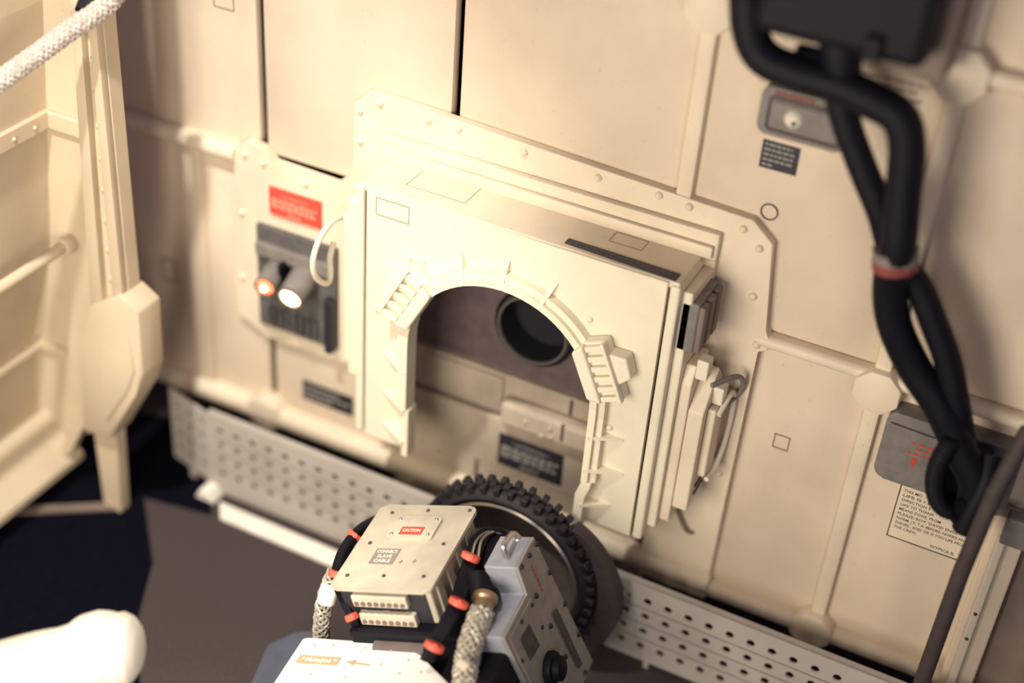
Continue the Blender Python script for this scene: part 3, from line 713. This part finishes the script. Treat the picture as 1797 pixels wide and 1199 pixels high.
for f0, f1 in ((0.02, .36), (.52, .88)):
    Mesh(RF).box(a[0] + (e[0] - a[0]) * f0, a[0] + (e[0] - a[0]) * f1, VF - .004, VF + .002, e[1] - .006, a[1] - .004).build('connector_slot', M['dark'], bd)
# belly, axle
by = Mesh(RF).box(.02, W + .05, .02, L + .02, -.27, -.088, .01).build('chassis', M['rubber'], rv)
Mesh(RF).cyl((W * .35, L + .01, -.150), (W * .85, L + .01, -.150), .045, n=20).build('drum', M['rim'], rv, True)
Mesh(RF).box(W + .02, W + .13, .06, L + .1, -.28, -.12, .008).build('drive_block', M['rubber'], rv)
# wheel
wc = on_y(885, 991, -.262); wc.z -= .010
WR = .211
wh = bpy.data.objects.new('wheel', None); COL.objects.link(wh); wh.parent = rv; wh.matrix_parent_inverse = world_of(rv).inverted(); wh.matrix_basis = Matrix.Translation(wc)
ax = Vector((0, 1, 0))
Mesh().lathe([(.170, 0), (.176, -.006), (.184, -.008), (.193, -.003), (.198, .006), (.198, .038), (.190, .044), (.165, .044)], wc, ax, 72).build('tyre', M['tyre'], wh, True)
Mesh().lathe([(.018, .010), (.045, .010), (.055, .022), (.110, .026), (.140, .020), (.158, .008), (.166, .004)], wc, ax, 72).build('wheel_disc', M['rim'], wh, True)
Mesh().lathe([(.1635, .007), (.1645, -.003), (.1690, -.008), (.1735, -.004), (.174, .004)], wc, ax, 72).build('rim_lip', M['rimlip'], wh, True)
nk = 40
kn = Mesh().box(.192, WR, -.0095, .0095, -.0070, .0070, .002)
km = bpy.data.meshes.new('tread_knob'); bmesh.ops.recalc_face_normals(kn.bm, faces=kn.bm.faces[:]); kn.bm.to_mesh(km); kn.bm.free(); km.materials.append(M['tyre'])
kb = Mesh().box(.1995, .2035, -.006, .006, -.006, .006, .001)
for i in range(nk):
    for row, (dy, off) in enumerate(((.006, 0), (.023, .5), (.039, 0))):
        a = 2 * math.pi * (i + off) / nk
        o = bpy.data.objects.new('tread_knob', km); COL.objects.link(o)
        o.matrix_basis = Matrix.Translation(wc + EY * dy) @ Matrix.Rotation(a, 4, 'Y'); o.parent = wh; o.matrix_parent_inverse = world_of(wh).inverted()
kb.bm.free()
Mesh().cyl(wc + EY * -.06, wc + EY * .03, .035, n=24, bev=.004).build('hub', M['rim'], wh, True)
a_ = [math.radians(t) for t in range(-58, 51, 4)]
go_ = [.216 + .050 * min(1, (50 - math.degrees(t)) / 55) ** .8 for t in a_]
Mesh().prism([(wc.x + .214 * math.cos(t), wc.z + .214 * math.sin(t)) for t in a_] + [(wc.x + g * math.cos(t), wc.z + g * math.sin(t)) for t, g in list(zip(a_, go_))[::-1]], wc.y + .012, wc.y + .045, 0).build('mudguard', M['cable'], wh)
# gearbox on the right flank
U0 = W + .14
def gp2(px, py): return pl_u(px, py, U0)
gf = [gp2(*q) for q in ((937, 942), (909, 997), (926, 1044), (885, 1120), (940, 1235), (1010, 1235), (1031, 1183), (1041, 1160))]
gb = Mesh(RF).prism([(v, n) for v, n in gf], U0 - .070, U0 - .006, .003, axis='x').build('gearbox', M['bluegrey'], rv)
Mesh(RF).prism([(v, n) for v, n in gf], U0 - .006, U0, .002, axis='x').build('gearbox_cover', M['gearface'], gb)
rw = [gp2(*q) for q in ((930, 1050), (891, 1121), (945, 1230), (985, 1165))]
Mesh(RF).prism(rw, U0, U0 + .003, .001, axis='x').build('gearbox_panel', M['gearface'], gb)
for q in ((940, 955), (928, 975), (914, 995), (963, 1005), (940, 1046), (990, 1060), (931, 1062), (913, 1091), (949, 1101), (965, 1099), (1014, 1114), (969, 1145), (991, 1153), (914, 1160), (988, 1180), (1026, 1180)):
    v, n = gp2(*q); bolt(R3(U0 + .001, v, n), U, gb, M['black'], .0058, 'screw')
def gquad(pxs, m_, lab=None):
    q = [gp2(*a) for a in pxs]
    return Mesh(RF).prism(q, U0 + .003, U0 + .0042, axis='x').build('label_plate', M[m_], gb, label=lab)
gquad(((925, 1095), (944, 1132), (928, 1160), (910, 1122)), 'darklabel', 'square grey label with faint print')
gquad(((974, 1067), (1019, 1165), (1013, 1174), (968, 1077)), 'darklabel', 'long narrow grey label strip')
a = gp2(932, 992); e = gp2(952, 1038)
pa, pb = R3(U0 + .0008, *a), R3(U0 + .0008, *e)
words(gb, M['redink'], tuple(pa), (pb - pa), (pb - pa).cross(-U) , (pb - pa).length, .0036, gap=1.6)
v, n = gp2(960, 1172)
kc = R3(U0 + .002, v, n)
cp = Mesh().lathe([(.032, 0), (.034, .008), (.032, .016), (.025, .018), (.024, .030), (.016, .034), (.002, .034)], kc, U, 28).build('hub_cap', M['rubber'], gb, True)
# lifting eye on the gearbox
ey = [R3(U0 - .03, *pl_u(x, y, U0 - .03)) for x, y in ((893, 985), (884, 960), (898, 938), (909, 945), (906, 975))]
Mesh().tube(spline(ey, 5), .006, 8).build('lifting_eye', M['steel'], gb, True)
# cables
def kt(px, py, k): return at_k(px, py, k)
def cable(pts, r, m_, name, n=12, wob=None, seg=8):
    return Mesh().tube(spline([kt(*p) for p in pts], seg), r, n, wob).build(name, M[m_], rv, True)
def tie(px, py, k, d, r, wdt=.012):
    c0 = kt(px, py, k); dirv = (kt(px + d[0], py + d[1], k) - c0).normalized()
    t_ = Mesh().cyl(c0 - dirv * wdt / 2, c0 + dirv * wdt / 2, r, n=14, bev=.002).build('cable_tie', M['tie'], rv, True)
    Mesh().cyl(c0, c0 + (CAM - c0).normalized() * (r + .005), .005, n=8).build('tie_knot', M['tie'], t_)
cable([(690, 905, 2.93), (660, 915, 2.91), (628, 935, 2.88), (603, 970, 2.83), (590, 1010, 2.78)], .0125, 'rubber', 'cable_bundle')
tie(623, 940, 2.87, (-20, 25), .0165); tie(590, 1008, 2.77, (-8, 30), .016)
wob = lambda i, j: 1.0 + .13 * math.cos(math.pi * (i + j)) 
q_ = [(588, 1005, 2.79), (574, 1040, 2.80), (566, 1080, 2.82), (562, 1150, 2.86)]
bc = cable(q_, .0135, 'rubber', 'braided_cable')
braid(spline([kt(*p) for p in q_], 22), .0150, 6, .085, .0034, 'braid_sleeve', M['braid'], bc)
Mesh().cyl(kt(580, 1027, 2.78), kt(572, 1058, 2.79), .0185, n=16, bev=.003).build('cable_sleeve', M['hood'], rv, True)
for k in range(3):
    cable([(590 + k * 3, 1035, 2.73), (604 + 3 * k, 1066, 2.72), (618 + 4 * k, 1092, 2.72), (624 + 7 * k, 1125, 2.74)], .0045, 'rubber', 'cable', 8)
tie(617, 1083, 2.70, (10, 24), .013)
for k in range(4):
    dx = k * 6
    cable([(878 + dx, 945, 2.83), (855 + dx, 932, 2.80), (834 + dx, 945, 2.77), (820 + dx, 980, 2.72), (806 + dx, 1020, 2.68), (793 + dx, 1060, 2.63), (770 + dx, 1105, 2.59), (742 + dx * .8, 1160, 2.57)], .0068, 'rubber', 'cable', 8)
for q, r in (((826, 978, 2.695), .019), ((805, 1058, 2.60), .019), ((762, 1135, 2.555), .019)): tie(q[0], q[1], q[2], (-18, 40), r)
for k in range(2):
    cable([(826 + 12 * k, 985, 2.70), (836 + 9 * k, 950, 2.74), (856 + 6 * k, 934, 2.78), (880, 938, 2.80)], .0030, 'steel', 'wire', 6)
cable([(838, 1010, 2.68), (842, 1040, 2.66), (848, 1062, 2.65)], .022, 'rubber', 'cable_boot')
def gu(px, py, u): return R3(u, *pl_u(px, py, u))
ep = [gu(902, 1060, U0 - .070), gu(892, 1052, U0 - .090), gu(878, 1043, U0 - .112), gu(864, 1040, U0 - .130), kt(853, 1050, 2.645)]
el = Mesh().tube(spline(ep, 6), [.030] * 8 + [.025] * 17, 16).build('elbow_connector', M['rubber'], rv, True)
Mesh().lathe([(.026, -.010), (.034, -.008), (.036, 0), (.036, .012), (.030, .016), (.026, .016)], gu(900, 1058, U0 - .078), -U, 24).build('connector_ring', M['cable'], el, True)
for i in range(10):
    t = 2 * math.pi * i / 10; cc = gu(900, 1058, U0 - .078) + (Vv * math.cos(t) + N * math.sin(t)) * .036
    Mesh().cyl(cc, cc - U * .012, .0035, n=6).build('grip_rib', M['brass'], el)
for i in range(5):
    a5 = (i - 2) * 5
    cable([(840 + a5, 1050, 2.70), (838 + a5, 1010, 2.72), (846 + a5 * 1.4, 965, 2.76), (862 + a5 * 1.6, 940, 2.80), (890 + a5, 948 + i * 3, 2.80)], .0058, 'rubber', 'cable', 8)
c0, c1 = kt(850, 1055, 2.63), kt(845, 1078, 2.61); dv = (c1 - c0).normalized()
Mesh().lathe([(.015, -.012), (.024, -.010), (.025, 0), (.020, .004), (.020, .022), (.016, .024)], c0, dv, 24).build('brass_collar', M['brass'], rv, True)
q_ = [(846, 1072, 2.615), (838, 1095, 2.60), (826, 1130, 2.58), (818, 1170, 2.57), (812, 1230, 2.56)]
bc = cable(q_, .0185, 'rubber', 'braided_cable')
braid(spline([kt(*p) for p in q_], 22), .0205, 8, .10, .0038, 'braid_sleeve', M['braid'], bc)
Mesh().box(-.011, .011, -.003, .003, -.012, .012, .001).build('cable_flag', M['deck'], rv).matrix_basis = Matrix.Translation(kt(812, 1166, 2.52)) @ Matrix.Rotation(.3, 4, 'Y')
# hood in front
NH = -.115
hq = [pl_n(*q, NH) for q in ((531, 1120), (541, 1118), (700, 1129), (712, 1133), (738, 1151), (830, 1240), (820, 1330), (400, 1320))]
hd = Mesh(RF).prism(hq, NH - .02, NH, .004, axis='z').build('hood', M['hood'], rv, True)
q = [pl_n(*a, NH) for a in ((527, 1150), (600, 1155), (590, 1169), (518, 1164))]
u0, u1 = (q[0][0] + q[3][0]) / 2, (q[1][0] + q[2][0]) / 2; mv0, mv1 = (q[0][1] + q[1][1]) / 2, (q[2][1] + q[3][1]) / 2
Mesh(RF).prism(q, NH, NH + .0012, axis='z').build('label_plate', M['tanlabel'], hd, label='tan name label with white script')
hu = (R3(q[1][0], q[1][1], 0) - R3(q[0][0], q[0][1], 0)).normalized(); hv = N.cross(hu)
text('* Mulodyne *', .010, M['hood'], hd, R3((q[0][0] + q[2][0]) / 2, (q[0][1] + q[2][1]) / 2, NH + .0013), hu, hv, width=(u1 - u0) * .84, shear=.3)
ar = [pl_n(*a, NH) for a in ((606, 1162), (626, 1159), (624, 1163), (650, 1167), (649, 1170), (623, 1166), (620, 1169))]
Mesh(RF).prism(ar, NH, NH + .001, axis='z').build('arrow_mark', M['tanlabel'], hd)
for a in ((552, 1134), (585, 1134), (640, 1138), (686, 1143), (668, 1167), (717, 1159), (700, 1183), (738, 1181), (545, 1184), (605, 1190)):
    u, v = pl_n(*a, NH); bolt(R3(u, v, NH), N, hd, M['tanlabel'], .0028, 'rivet')
fq = [pl_n(*a, -.28) for a in ((470, 1130), (520, 1108), (560, 1105), (600, 1300), (395, 1300))]
Mesh(RF).prism(fq, -.30, -.28, .004, axis='z').build('skirt', M['navy'], rv)

# ------------------------------------------------------------------ rope and padded arm
rp2 = spline([kt(-60, 185, 2.60), kt(10, 135, 2.61), kt(70, 92, 2.62), kt(130, 48, 2.63), kt(175, 18, 2.64), kt(205, -15, 2.64), kt(212, -60, 2.64)], 14)
ro = thing('rope', tuple(rp2[0]), 'pale braided rope slanting across the top left corner', 'rope')
Mesh().tube(rp2, .0150, 14).build('rope_core', M['rope'], ro, True)
braid(spline([kt(-60, 185, 2.60), kt(10, 135, 2.61), kt(70, 92, 2.62), kt(130, 48, 2.63), kt(175, 18, 2.64), kt(205, -15, 2.64), kt(212, -60, 2.64)], 30), .0160, 7, .085, .0042, 'rope_braid', M['rope'], ro)
Mesh().tube(spline([kt(142, 20, 2.65), kt(152, -2, 2.66), kt(172, -12, 2.66), kt(186, 6, 2.65)], 6), .012, 10).build('rope_clip', M['rubber'], ro, True)
Mesh().cyl(kt(144, 14, 2.66), kt(188, 4, 2.66), .020, n=12, bev=.003).build('rope_clip', M['rubber'], ro, True)
K = 2.50
arp = [(-140, 1236), (-60, 1206), (10, 1180), (70, 1160), (115, 1148), (140, 1140), (158, 1134), (178, 1131), (194, 1130), (203, 1130), (215, 1130), (232, 1130), (245, 1130), (252, 1130)]
arr = [70, 68, 66, 62, 58, 58, 66, 70, 67, 63, 66, 58, 40, 12]
ap = [kt(x, y + 10, K) for x, y in arp]
pts = spline(ap, 5); rad = []
for i in range(len(pts)):
    f = i / 5; j = min(int(f), len(arr) - 2); t_ = f - j
    rad.append((arr[j] * (1 - t_) + arr[min(j + 1, len(arr) - 1)] * t_) * K / FOCAL)
ro_ = Mesh().tube(pts, rad, 24).build('padded_arm', M['arm'], None, True)
tag(ro_, 'white padded tube end reaching in at the bottom left corner', 'padded tube')
